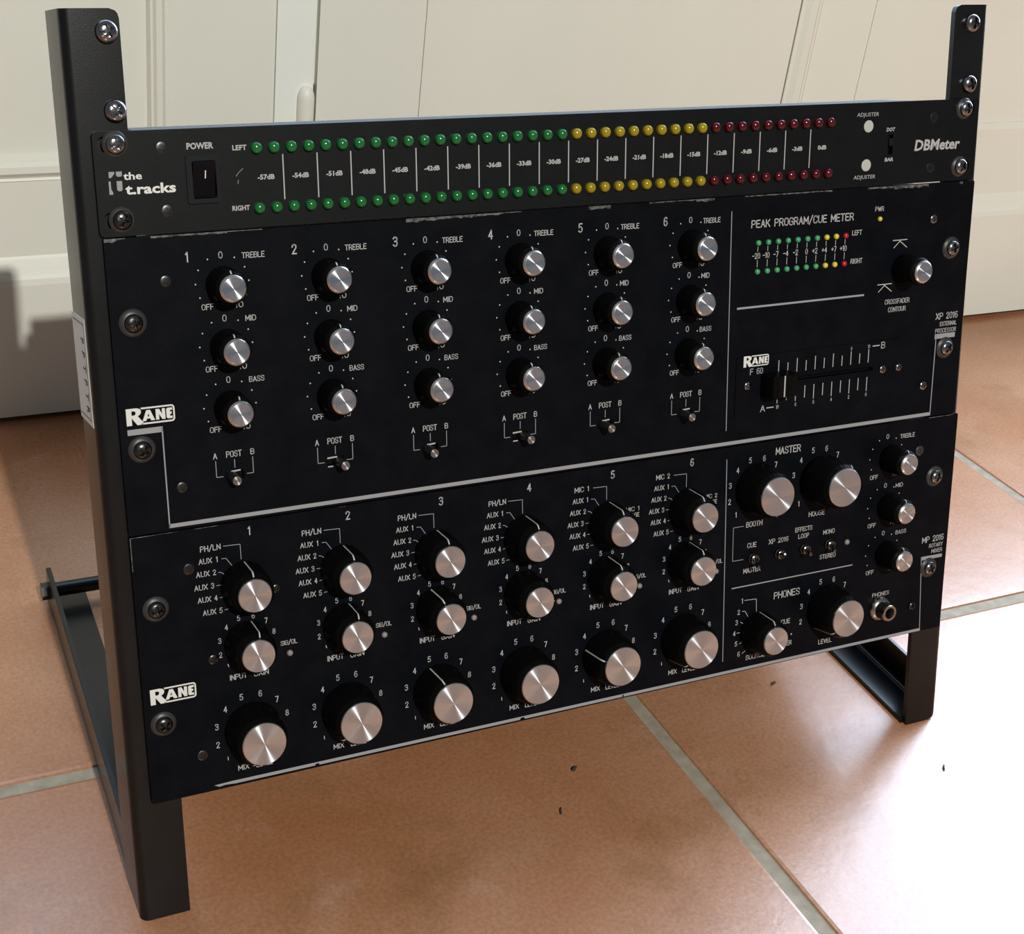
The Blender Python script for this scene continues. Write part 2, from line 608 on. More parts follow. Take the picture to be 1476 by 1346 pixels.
def on_door(o):
    o.location = (0.5, 0.526, 0.0)
    o.rotation_euler = (0, 0, DR)
    return o


def door_section(bm, x0, x1, prof):
    """prof: list of (y depth behind the door face, z) from bottom to top, closed at the back"""
    pts = prof + [(40, prof[-1][1]), (40, prof[0][1])]
    sweep(bm, pts, lambda y, z, t: ((x0 if t == 0 else x1) - 500, y, z))


KICK = [(-9, 5), (-9, 113), (-8, 117.5), (-6.2, 120), (-4.5, 122), (-3, 126), (-1, 131), (0, 133)]


def build_doors():
    TOP = 1500
    # left leaf
    bm = B()
    door_section(bm, 146, 226, [(0, 133), (0, TOP)])           # stile
    door_section(bm, 254.0, 260.4, [(7, 254), (7, TOP)])       # rebate behind the gap
    door_section(bm, 226, 226.8, [(1.5, 133), (1.5, TOP)])
    door_section(bm, -700, 146, [(0, 133), (0, 190)])          # bottom rail
    door_section(bm, -700, 132, [(6, 208), (6, TOP)])          # panel
    d1 = struct(on_door(obj('door_1', bm, 'door')))
    bm = B()
    door_section(bm, 226.8, 256.6, [(-1.8, 133), (-1.8, TOP)])
    struct(obj('meeting_strip', bm, 'door_white', d1, label='whiter strip along the meeting edge'))
    bm = B()
    door_section(bm, -700, 257.0, KICK)
    struct(obj('kick_rail', bm, 'door', d1))
    # bead round the panel: an ogee moulding, upright and level run
    og = [(0, 5.5), (2.0, 0.8), (3.6, 0.4), (5.5, -2.6), (9.5, -3.0), (12.0, -0.2), (13.2, 0.5), (14.6, -0.6)]
    bm = B()
    sec = [(132 + a, d) for a, d in og] + [(146.6, 20), (132, 20)]
    sweep(bm, sec, lambda x, y, t: (x - 500, y, 192 if t == 0 else TOP))
    sec = [(208 - a * 1.2, d) for a, d in og] + [(190.4, 20), (208, 20)]
    sweep(bm, sec, lambda z, y, t: ((-700 if t == 0 else 146) - 500, y, z))
    struct(obj('panel_moulding', bm, 'door', d1))
    # hinge knuckle in the meeting gap
    bm = B()
    prof = [(0, 140), (4.2, 141), (6.6, 145)] + [(6.6, 246), (6.3, 249), (5.2, 252.5), (3.2, 254.8), (0, 255.6)]
    lathe(bm, prof, 24, 250.6 - 500, -3.5)
    struct(obj('hinge_knuckle', bm, 'door', d1, smooth=40))
    # right leaf
    bm = B()
    door_section(bm, 260.2, 344.4, [(0, 133), (0, TOP)])
    door_section(bm, 344.4, 345.8, [(1.2, 133), (1.2, TOP)])
    door_section(bm, 345.8, 691.2, [(-0.8, 133), (-0.8, TOP)])
    door_section(bm, 691.2, 693.4, [(6, 190), (6, TOP)])
    door_section(bm, 691.2, 693.4, [(0, 133), (0, 190)])
    door_section(bm, 693, 1900, [(0, 133), (0, 190)])
    door_section(bm, 718, 775.4, [(4, 204), (4, TOP)])
    door_section(bm, 775.4, 1900, [(2.8, 204), (2.8, TOP)])
    d2 = struct(on_door(obj('door_2', bm, 'door')))
    bm = B()
    door_section(bm, 260.2, 1900, KICK)
    struct(obj('kick_rail', bm, 'door', d2))
    bm = B()
    sec = [(718.5 - a * 1.75, d) for a, d in og] + [(693, 20), (718.5, 20)]
    sweep(bm, sec, lambda x, y, t: (x - 500, y, 190 if t == 0 else TOP))
    sec = [(206, 4.6), (204.6, 4.6), (204, 0.8), (198, -0.4), (190, 0), (190, 20), (206, 20)]
    sweep(bm, sec, lambda z, y, t: ((700 if t == 0 else 1900) - 500, y, z))
    struct(obj('panel_moulding', bm, 'door', d2))
    # the wall behind, seen only as darkness in the gaps
    bm = B()
    box(bm, -1100, 2600, 600, 640, -5, 2600)
    struct(obj('wall_back', bm, 'wall'))


build_doors()

# ================================================================== RACK STAND
STAND = thing('rack_stand', 'black steel tabletop rack stand leaning back on the tiled floor', 'rack stand',
              (0.24, 0, 0), (0, 0, 0))
SX = 240.0                       # the stand's own origin, floor level


def stand_xyz(x, y, z):
    w = rack_to_world(x, y, z)
    return (w[0] / S - SX, w[1] / S, w[2] / S)


def stand_obj(name, bm, mats, smooth=False, label=None):
    return obj(name, bm, mats, STAND, smooth=smooth, label=label)


def rack_bm(bm):
    for v in bm.verts:
        v.co = stand_xyz(*v.co)
    return bm


def build_post(left):
    """angle-iron post: front flange plus outer side flange with a rolled corner"""
    T = 3.0
    D = 30.0 if left else 21.0
    R = 4.5
    n = 6
    w = 24.4
    # section in (s, z): s from the outer edge inward
    outer = [(0, -D)]
    for i in range(n + 1):
        a = math.radians(180 - 90 * i / n)
        outer.append((R + R * math.cos(a), -R + R * math.sin(a)))
    outer.append((w, 0))
    inner = [(w, -T)]
    r2 = R - T
    for i in range(n + 1):
        a = math.radians(90 + 90 * i / n)
        inner.append((R + r2 * math.cos(a), -R + r2 * math.sin(a)))
    inner.append((T, -D))
    sec = outer + inner
    bm = B()
    y0, y1 = -378.0, 47.3
    rows = []
    if left:
        fx = lambda s, y: -9.8 + s
    else:
        fx = lambda s, y: (488.6 + (47.3 - y) / 425.3 * 6.4) - s * (1 + (47.3 - y) / 425.3 * 0.02)
    steps = [y1, y1 - 0.9, y1 - 2.0, y1 - 4.0, -120, -250, y0 + 8, y0 + 4, y0 + 2, y0 + 0.9, y0]
    for y in steps:
        row = []
        k = min(y1 - y, 4.0)
        inset_top = 4.0 - math.sqrt(max(0, 16 - (4 - k) ** 2)) if k < 4 else 0
        kb = min(y - y0, 8.0) if not left else 8.0
        inset_bot = 8.0 - math.sqrt(max(0, 64 - (8 - kb) ** 2)) if kb < 8 else 0
        for s, z in sec:
            ss = s
            if s > w - 0.5:
                ss = s - inset_top            # rounded inner top corner of the front flange
            ss = max(ss, inset_bot * 0.85) if (not left and s < 8) else ss
            row.append(bm.verts.new((fx(ss, y), y, -3.0 + z)))
        rows.append(row)
    m = len(sec)
    for a, b in zip(rows, rows[1:]):
        for i in range(m):
            j = (i + 1) % m
            bm.faces.new((a[i], a[j], b[j], b[i]))
    bm.faces.new(rows[0])
    bm.faces.new(rows[-1][::-1])
    rack_bm(bm)
    for v in bm.verts:                # cut square to the floor
        if v.co.z < 0.02:
            v.co.z = 0.02
    return stand_obj('post', bm, 'steel_paint', smooth=30)


def build_leg(left):
    bm = B()
    T, W, H, Ln = 3.0, 24.0, 24.5, 283.0
    if left:
        x = lambda s, d: -9.4 + s + d * 9.1 / 280
        sec = [(0, 0), (W, 0), (W, T), (T + 2.0, T), (T + .6, T + .6), (T, T + 2.0), (T, H), (0, H)]
    else:
        x = lambda s, d: 493.6 - s + d * 7.0 / 280
        sec = [(0, 0), (W + 1.5, 0), (W + 1.5, T), (T + 2.0, T), (T + .6, T + .6), (T, T + 2.0), (T, H), (0, H)]
    sweep(bm, sec, lambda s, z, t: (x(s, 3.5 if t == 0 else Ln) - SX, ((2.5 if left or s > 5.5 else 9.0) + z * 0.29 if t == 0 else Ln), z + 0.02))
    bmesh.ops.bevel(bm, geom=[e for e in bm.edges if abs(e.verts[0].co.z - e.verts[1].co.z) < 0.01 and e.verts[0].co.z > 1],
                    offset=0.45, segments=2, affect='EDGES')
    return stand_obj('base_leg', bm, 'steel_paint')


for side in (True, False):
    build_post(side)
    build_leg(side)

bm = B()
tube(bm, (-0.2 - SX, 273, 13.5), (499 - SX, 273, 13.5), 4.6, 20)
stand_obj('cross_rod', bm, 'steel_paint', smooth=40)
for xa, xb in ((-5.5, -0.6), (502.5, 507.0)):
    bm = B()
    tube(bm, (xa - SX, 273, 13.5), (xb - SX, 273, 13.5), 5.6, 6)
    stand_obj('rod_bolt', bm, 'screw_dark')


# --- screws
def screw_head_bm(r, h, slot=True):
    """pan head with a pressed Phillips cross"""
    bm = B()
    n, m = 48, 14
    rings = []
    for k in range(m + 1):
        t = k / m
        rr = r * t
        row = []
        for i in range(n):
            a = 2 * math.pi * i / n
            x, y = rr * math.cos(a), rr * math.sin(a)
            z = h * math.sqrt(max(0.0, 1 - (t * 0.93) ** 2.6))
            if slot:
                ax, ay = abs(x), abs(y)
                wdt, lng = 0.15 * r, 0.60 * r
                if (ax < wdt and ay < lng) or (ay < wdt and ax < lng):
                    z -= h * 0.55
            row.append(bm.verts.new((x, y, z)))
        rings.append(row)
        if k == 0:
            for v in row[1:]:
                bm.verts.remove(v)
            rings[0] = [row[0]]
    for i in range(n):
        bm.faces.new((rings[0][0], rings[1][i], rings[1][(i + 1) % n]))
    for a, b in zip(rings[1:], rings[2:]):
        for i in range(n):
            bm.faces.new((a[i], b[i], b[(i + 1) % n], a[(i + 1) % n]))
    last = rings[-1]
    low = [bm.verts.new((v.co.x, v.co.y, -1.2)) for v in last]
    for i in range(n):
        bm.faces.new((last[i], low[i], low[(i + 1) % n], last[(i + 1) % n]))
    bm.faces.new(low[::-1])
    return bm


def washer_bm(R, r):
    bm = B()
    lathe(bm, [(r, 0.0), (r, 0.7), (r + 0.5, 1.25), (R - 2.2, 1.2), (R - 0.6, 0.75), (R, 0.0)], 40, close_top=False)
    return bm


PROTO = {}


def mounting_screw(root, x, y, z, mats, washer=True, R=6.2, rot=0.0, lab=None):
    """mounting screw (part) with its cup washer (sub-part)"""
    k = ('ms', mats, washer, R)
    zz = z + (0.8 if washer else 0)
    if k not in PROTO:
        o = obj('mounting_screw', screw_head_bm(4.1 if washer else 4.7, 2.7), mats, root, (x, y, zz), (0, 0, rot), smooth=40)
        if washer:
            obj('cup_washer', washer_bm(R, 3.2), 'washer', o, (0, 0, -0.8), smooth=40)
        PROTO[k] = o
    else:
        o = dup(PROTO[k], (x, y, zz), rot, root)
    return o


def small_screw(root, x, y, z, mats, r=2.6, h=1.0, rot=0.3, name='panel_screw'):
    k = ('ps', mats, r, h, name)
    if k not in PROTO:
        PROTO[k] = obj(name, screw_head_bm(r, h), mats, root, (x, y, z), (0, 0, rot), smooth=40)
        return PROTO[k]
    return dup(PROTO[k], (x, y, z), rot, root)


# spare screws in the bare tops of the posts
for i, (x, y) in enumerate(((8.8, 38.2), (9.8, 6.5), (476.0, 37.8), (477.4, 6.1))):
    w = rack_to_world(x, y, -3.0)
    o = obj('mounting_screw', screw_head_bm(4.7, 3.4), 'screw_bright', STAND,
            (w[0] / S - SX, w[1] / S, w[2] / S), (ROT[0], 0, 0), smooth=40, label='bright spare screw in the bare top of a post')
    o.rotation_euler = (Matrix.Rotation(ROT[0], 3, 'X') @ Matrix.Rotation(0.4 + i * 0.5, 3, 'Z')).to_euler()

# paper sticker on the outer side of the left post
bm = B()
SXL = -9.8 - 0.25
for k in range(12):
    ya, yb = -80.5 - k * 4.05, -80.5 - (k + 1) * 4.05
    wob = lambda y: 0.35 * math.sin(y * 0.37) + 0.2 * math.sin(y * 0.9)
    f = [(SXL, ya, -37.0 + 1.5), (SXL, ya, -8.2 + wob(ya)), (SXL, yb, -8.2 + wob(yb)), (SXL, yb, -35.5)]
    bm.faces.new([bm.verts.new(p) for p in f])
bmesh.ops.remove_doubles(bm, verts=bm.verts, dist=0.01)
ex = bmesh.ops.extrude_face_region(bm, geom=list(bm.faces))
for v in [g for g in ex['geom'] if isinstance(g, bmesh.types.BMVert)]:
    v.co.x += 0.2
rack_bm(bm)
stk = stand_obj('paper_sticker', bm, 'sticker', label='white paper sticker with faded lettering')
bm = B()
xf = lambda px, py, z: (SXL - 0.08, py, px)


def sq(pts):
    bm.faces.new([bm.verts.new((SXL - 0.08, y, z)) for z, y in pts])


for za, zb, ya, yb in ((-33.5, -10.5, -83.0, -83.5), (-33.5, -10.5, -126.2, -126.7), (-10.9, -10.5, -83, -126.7)):
    sq([(za, ya), (zb, ya), (zb, yb), (za, yb)])
for i, ch in enumerate('FPTPTR'):
    # letters read down the post, turned a quarter
    vs, fs = glyphs(ch, 0.03)
    xs = [v[0] for v in vs]
    k = 6.2 / glyph_h(0.03)
    yc = -91.0 - i * 6.3
    nv = [bm.verts.new((SXL - 0.08, yc - (v[0] - (min(xs) + max(xs)) / 2) * k * 0.62, -19.0 + v[1] * k)) for v in vs]
    for f in fs:
        bm.faces.new([nv[j] for j in f])
rack_bm(bm)
sheet('sticker_lettering', bm, 'sticker_ink', stk)


# ================================================================== UNITS IN THE RACK
def unit(name, label, cat, y_bottom):
    """an Empty at the bottom middle of the unit's panel; returns it and its offset"""
    w = rack_to_world(241.3, y_bottom, 0)
    return thing(name, label, cat, w, ROT), (241.3, y_bottom)


class Unit:
    def __init__(self, name, label, cat, y_bottom):
        self.root, (self.ox, self.oy) = unit(name, label, cat, y_bottom)

    def sh(self, bm):
        for v in bm.verts:
            v.co.x -= self.ox
            v.co.y -= self.oy
        return bm

    def part(self, name, bm, mats, smooth=False, label=None, parent=None):
        return obj(name, self.sh(bm), mats, parent or self.root, smooth=smooth, label=label)

    def ink(self, name, bm, mats='white_ink', label=None):
        return sheet(name, self.sh(bm), mats, self.root, label)

    def xy(self, x, y, z=0):
        return (x - self.ox, y - self.oy, z)


def slot_hole(x, y, w=10.5, h=6.6):
    return rrect(x - w / 2, x + w / 2, y - h / 2, y + h / 2, h / 2, 5)


def panel(u, x0, x1, y0, y1, holes, mats, r=1.6, th=3.0):
    bm = B()
    plate(bm, rrect(x0, x1, y0, y1, r, 4), holes, -th + 0.02, 0.0)
    es = [e for e in bm.edges if abs(e.verts[0].co.z) < 1e-5 and abs(e.verts[1].co.z) < 1e-5 and
          len(e.link_faces) == 2 and any(abs(f.normal.z) < 0.5 for f in e.link_faces)]
    bm.normal_update()
    return u.part('front_panel', bm, mats)


def chassis(u, y0, y1, depth, x0=22.0, x1=459.0):
    bm = B()
    box(bm, x0, x1, y0, y1, -depth, -3.0)
    return u.part('chassis', bm, 'chassis', label='folded black sheet steel case')


def recess(u, x0, x1, y0, y1, depth=3.5, name='slot_recess'):
    """the dark pocket behind an opening in the panel"""
    bm = B()
    vs = [(x0, y0, -2.9), (x1, y0, -2.9), (x1, y1, -2.9), (x0, y1, -2.9)]
    bm.faces.new([bm.verts.new(p) for p in vs])
    return u.part(name, bm, 'hole_dark')


# ---------------------------------------------------------------- LEVEL METER (top)
DB = Unit('level_meter', 'slim charcoal level meter with rows of green, yellow and red lights, topmost in the stand', 'level meter', -45.1)
SCR_DB = [(8.0, -6.8), (8.3, -38.2), (473.3, -6.6), (472.8, -37.6)]
holes = [slot_hole(x - 1.5 if x < 200 else x + 1.0, y, 12.5) for x, y in SCR_DB]
holes += [rrect(39.9, 50.4, -31.2, -15.2, 1.0)]
holes += [rrect(421.6, 424.9, -29.0, -18.6, 0.4)]
panel(DB, -1.4, 483.6, -45.1, -1.6, holes, 'panel_grey', 2.2)
chassis(DB, -44.4, -2.6, 52)

bm = B()
tips = []
for row, yy in ((0, -10.8), (1, -36.7)):
    pass
LEDS = {}


def led(u, x, y, kind, r=2.55, h=3.2, name='indicator_light'):
    k = (kind, r)
    lab = {'green': 'green light', 'green_small': 'small green light', 'yellow': 'yellow light',
           'yellow_small': 'small yellow light', 'red': 'red light', 'red_small': 'small red light',
           'grey_lens': 'unlit milky grey light'}[kind]
    if k not in LEDS:
        bm = B()
        prof = [(r, -0.3), (r, h - r * 0.75)]
        for i in range(1, 8):
            a = math.pi / 2 * i / 7
            prof.append((r * math.cos(a) if i < 7 else 0.0, h - r * 0.75 + r * 0.75 * math.sin(a)))
        lathe(bm, prof, 20)
        LEDS[k] = obj(name, bm, kind, u.root, u.xy(x, y), smooth=50, label=lab)
        return LEDS[k]
    return dup(LEDS[k], u.xy(x, y), None, u.root)


for row, yy in ((0, -10.8), (1, -36.6)):
    for i in range(40):
        kind = 'green' if i < 20 else ('yellow' if i < 30 else 'red')
        led(DB, 69.2 + i * 8.009, yy - (0.2 if row else 0.0) * (i / 39), kind)

bm = B()
for i in range(20):
    xx = 73.2 + i * 16.018
    text(bm, '-%ddB' % (57 - 3 * i) if i < 19 else '0dB', xx, -23.4, 2.1, 7.8 if i < 16 else (6.6 if i < 19 else 5.6), weight=0.035, font='outline')
    if i < 19:
        line(bm, [(xx + 8.1, -14.3), (xx + 8.1, -33.3)], 0.55)
text(bm, 'LEFT', 58.6, -10.4, 2.1, 6.4, 'l', 0.03, font='outline')
text(bm, 'RIGHT', 57.0, -36.2, 2.1, 8.0, 'l', 0.03, font='outline')
DB.ink('printed_scale', bm, 'dim_ink')
bm = B()
text(bm, 'POWER', 44.3, -8.9, 2.6, 11.8, weight=0.035, font='outline')
DB.ink('power_lettering', bm, 'dim_ink')
bm = B()
text(bm, 'ADJUSTER', 406.8, -7.7, 1.9, 14.6, weight=0.0, shear=0.1, font='outline')
text(bm, 'ADJUSTER', 407.0, -40.1, 1.9, 14.6, weight=0.0, shear=0.1, font='outline')
DB.ink('adjuster_lettering', bm, 'dim_ink')
bm = B()
text(bm, 'DOT', 422.8, -15.9, 1.9, 5.6, weight=0.03, shear=0.1, font='outline')
text(bm, 'BAR', 423.0, -31.6, 1.9, 5.8, weight=0.03, shear=0.1, font='outline')
DB.ink('switch_lettering', bm, 'dim_ink')
bm = B()
text(bm, 'the', 10.4, -20.1, 3.0, 7.9, 'l', 0.02, font='outline')
text(bm, 't.racks', 10.8, -25.6, 4.1, 21.8, 'l', 0.03, font='outline')
DB.ink('maker_logo', bm, 'white_ink')
bm = B()
quad(bm, [(4.3, -18.1), (6.7, -18.1), (6.7, -18.9), (5.2, -20.6), (4.3, -20.6)])
quad(bm, [(4.0, -22.0), (4.9, -22.0), (4.9, -25.2), (5.6, -26.7), (5.6, -27.5), (4.0, -27.5)])
quad(bm, [(7.4, -18.1), (9.9, -18.1), (9.9, -19.6), (9.4, -20.2), (7.9, -20.2), (7.4, -19.6)])
quad(bm, [(7.4, -22.0), (9.7, -22.0), (9.7, -25.6), (9.2, -26.2), (7.9, -26.2), (7.4, -25.6)])
DB.ink('logo_emblem', bm, 'grey_ink')
bm = B()
text(bm, 'DBMeter', 440.4, -24.9, 5.6, 31.6, 'l', 0.03, shear=0.12, font='outline')
DB.ink('model_name', bm, 'dim_ink')

# power rocker
bm = B()
plate(bm, rrect(37.4, 51.9, -33.2, -12.8, 1.0), [rrect(39.9, 50.4, -31.2, -15.2, 0.8)], -1.0, 1.1)
sw = DB.part('power_switch', bm, 'frame_black')
bm = B()
# rocker with its lower half pressed in
secr = [(-15.4, 1.9), (-16.4, 2.4), (-23.0, 0.3), (-30.2, -0.9), (-31.0, -1.0), (-31.0, -3), (-15.4, -3)]
sweep(bm, secr, lambda y, z, t: ((40.2 if t == 0 else 50.1), y, z))
bm2 = DB.sh(bm)
rk = obj('rocker', bm2, 'rocker', sw)
bm = B()
quad(bm, [(45.4, -19.3), (45.9, -19.3), (45.9, -22.7), (45.4, -22.7)], 0)
for v in bm.verts:
    v.co.z = 2.4 + (v.co.y + 16.4) * (2.1 / 6.6) + 0.08
DB.sh(bm)
sheet('on_mark', bm, 'white_ink', sw, 'white on mark')
# slide switch and adjusters
recess(DB, 421.4, 425.2, -29.2, -18.4)
bm = B()
box(bm, 421.8, 424.7, -24.5, -20.5, -2.8, 0.9, 0.2)
DB.part('slide_switch', bm, 'frame_black')
for yy in (-13.8, -34.0):
    bm = B()
    lathe(bm, [(3.15, -0.2), (3.15, 0.12), (2.9, 0.28), (0, 0.28)], 28, 407.6, yy)
    DB.part('trim_adjuster', bm, 'adjuster', smooth=30, label='round off-white adjuster')
for x, y in ((27.7, -9.1), (28.2, -35.6)):
    small_screw(DB.root, *DB.xy(x, y), 'screw_small', 2.6, 0.5, 0.5)
for x, y in ((452.1, -10.5), (452.2, -37.2)):
    small_screw(DB.root, *DB.xy(x, y), 'screw_dark', 2.7, 0.45, 0.5)
for i, (x, y) in enumerate(SCR_DB):
    mounting_screw(DB.root, *DB.xy(x, y), 'screw_bright' if i != 1 else 'screw_dark', R=5.6, rot=0.4 + 0.7 * i)
# small scuffed decal left of the lights
bm = B()
for a, b_ in (((59.6, -22.5), (60.6, -21.2)), ((60.8, -21.0), (62.8, -19.4)), ((60.2, -25.8), (60.5, -24.2))):
    line(bm, [a, b_], 0.22)
DB.ink('scratch', bm, 'grey_ink')


# ---------------------------------------------------------------- KNOBS
def knob_bm(prof, n=56, flute=0.0):
    bm = B()
    wob = (lambda a, z: flute * (0.5 + 0.5 * math.cos(28 * a)) - flute) if flute else None
    lathe(bm, prof, n if not flute else 112, wob=wob)
    return bm


def cap_bm(r, z0, z1):
    bm = B()
    lathe(bm, [(r, z0), (r, z1 - 0.35), (r - 0.35, z1)], 56, close_top=False, mi=1)
    ring = [(r - 0.35, z1), (0, z1)]
    lathe(bm, ring, 56, mi=0)
    bmesh.ops.remove_doubles(bm, verts=bm.verts, dist=1e-4)
    return bm


def small_cap_bm(r, z0, z1):
    bm = B()
    lathe(bm, [(r, z0), (r, z1 - 0.9), (r - 0.8, z1 - 0.1), (r - 1.0, z1)], 48, close_top=False, mi=1)
    lathe(bm, [(r - 1.0, z1), (0, z1)], 48, mi=0)
    bmesh.ops.remove_doubles(bm, verts=bm.verts, dist=1e-4)
    return bm


def pointer_bm(path, w):
    """a raised white line that follows the knob's side: path of (r, z)"""
    bm = B()
    rows = []
    for r, z in path:
        rows.append([bm.verts.new((-w / 2, r, z)), bm.verts.new((w / 2, r, z))])
    for a, b in zip(rows, rows[1:]):
        bm.faces.new((a[0], a[1], b[1], b[0]))
    return bm


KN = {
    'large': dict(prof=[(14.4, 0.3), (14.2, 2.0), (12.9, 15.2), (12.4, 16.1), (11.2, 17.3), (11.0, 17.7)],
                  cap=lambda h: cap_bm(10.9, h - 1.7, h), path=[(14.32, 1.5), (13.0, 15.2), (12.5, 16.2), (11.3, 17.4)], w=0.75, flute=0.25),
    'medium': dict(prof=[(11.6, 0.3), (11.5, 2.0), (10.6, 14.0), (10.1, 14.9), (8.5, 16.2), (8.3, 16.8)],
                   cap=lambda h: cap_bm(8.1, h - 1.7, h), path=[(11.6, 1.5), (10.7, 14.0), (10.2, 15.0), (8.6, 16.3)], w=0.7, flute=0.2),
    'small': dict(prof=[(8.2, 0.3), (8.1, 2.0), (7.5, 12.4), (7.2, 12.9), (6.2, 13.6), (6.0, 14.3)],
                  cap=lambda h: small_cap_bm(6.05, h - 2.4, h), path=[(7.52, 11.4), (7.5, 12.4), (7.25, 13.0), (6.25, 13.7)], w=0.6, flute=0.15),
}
KH = {'large': 19.0, 'medium': 18.4, 'small': 16.0}
_kp = {}


def knob(u, name, size, x, y, ang=0.0, lift=0.0):
    """ang = degrees clockwise from straight up; lift = how far the knob sits out on its shaft"""
    k = (name, size, u.root.name)
    if k not in _kp:
        d = KN[size]
        o = obj(name, knob_bm(d['prof'], flute=d['flute']), 'knob_black', u.root, u.xy(x, y, lift), (0, 0, -math.radians(ang)), smooth=35)
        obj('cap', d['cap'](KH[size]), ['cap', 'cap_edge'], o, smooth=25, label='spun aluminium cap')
        pb = pointer_bm(d['path'], d['w'])
        obj('pointer_line', pb, 'thin_ink', o, label='white pointer line')
        _kp[k] = o
        return o
    return dup(_kp[k], u.xy(x, y, lift), -math.radians(ang), u.root)


def rane_logo(bm, x, y, w, h):
    """lettering with a tall first letter and a frame round the rest; x, y = lower left"""
    def shape(pts, hole=None):
        es = []
        for loop in [pts] + ([hole] if hole else []):
            vs = [bm.verts.new((x + px * w, y + py * h, INK)) for px, py in loop]
            es += [bm.edges.new((p, q)) for p, q in zip(vs, vs[1:] + vs[:1])]
        bmesh.ops.triangle_fill(bm, use_beauty=True, edges=es)

    shape([(0, 0), (0, 1), (0.215, 1), (0.275, 0.95), (0.305, 0.86), (0.305, 0.70), (0.275, 0.59), (0.235, 0.52), (0.345, 0.12), (0.345, 0.0), (0.215, 0), (0.108, 0.44), (0.108, 0)],
          [(0.112, 0.84), (0.165, 0.84), (0.195, 0.78), (0.195, 0.66), (0.165, 0.59), (0.112, 0.59)])
    shape([(0.325, 0.19), (0.415, 0.82), (0.495, 0.82), (0.585, 0.19), (0.505, 0.19), (0.485, 0.32), (0.420, 0.32), (0.400, 0.19)],
          [(0.432, 0.44), (0.473, 0.44), (0.455, 0.62)])
    shape([(0.605, 0.19), (0.605, 0.82), (0.680, 0.82), (0.735, 0.50), (0.735, 0.82), (0.800, 0.82), (0.800, 0.19), (0.735, 0.19), (0.672, 0.52), (0.672, 0.19)])
    shape([(0.825, 0.26), (0.825, 0.75), (0.850, 0.82), (0.950, 0.82), (0.950, 0.68), (0.900, 0.68), (0.900, 0.58), (0.935, 0.58), (0.935, 0.45), (0.900, 0.45), (0.900, 0.33), (0.950, 0.33), (0.950, 0.19), (0.850, 0.19)])
    t = h * 0.095
    xa = x + w * 0.300
    xr, yt = x + w, y + h
    r = h * 0.2
    # frame: top run, rounded right end, bottom run
    outer = [(xa, yt), (xr - r, yt)] + [(xr - r + r * math.sin(a), yt - r + r * math.cos(a)) for a in (0.4, 0.8, 1.2, 1.57)]
    outer += [(xr - r + r * math.cos(a), y + r - r * math.sin(a)) for a in (0, 0.4, 0.8, 1.2)] + [(xr - r, y), (xa - w * 0.02, y)]
    ri = r - t
    inner = [(xa + w * 0.015, yt - t), (xr - r, yt - t)] + [(xr - r + ri * math.sin(a), yt - r + ri * math.cos(a)) for a in (0.4, 0.8, 1.2, 1.57)]
    inner += [(xr - r + ri * math.cos(a), y + r - ri * math.sin(a)) for a in (0, 0.4, 0.8, 1.2)] + [(xr - r, y + t), (xa + w * 0.005, y + t)]
    for i in range(len(outer) - 1):
        quad(bm, [outer[i], outer[i + 1], inner[i + 1], inner[i]])


# ---------------------------------------------------------------- TONE PROCESSOR (middle)
XP = Unit('sound_processor', 'black sound processor with small tone knobs and a crossfader, middle unit in the stand', 'sound processor', -178.9)
SCR_XP = [(9.4, -82.5), (8.8, -139.3), (471.9, -82.3), (473.4, -139.2)]
XC = [50.8 + 49.3 * k for k in range(6)]
SWX = [-0.3, 0.0, -0.2, 0.0, -0.2, -0.2]
holes = [slot_hole(x, y) for x, y in SCR_XP]
holes += [rrect(c - 4.2, c + 4.2, -158.8, -154.9, 0.5) for c in XC]
holes += [rrect(345.0, 421.5, -147.0, -144.8, 0.9)]
panel(XP, -0.3, 485.2, -178.9, -45.8, holes, 'panel_black', 1.0)
chassis(XP, -177.5, -47.5, 150)
for c in XC:
    recess(XP, c - 4.4, c + 4.4, -159.0, -154.7)
recess(XP, 344.5, 422, -147.3, -144.5)

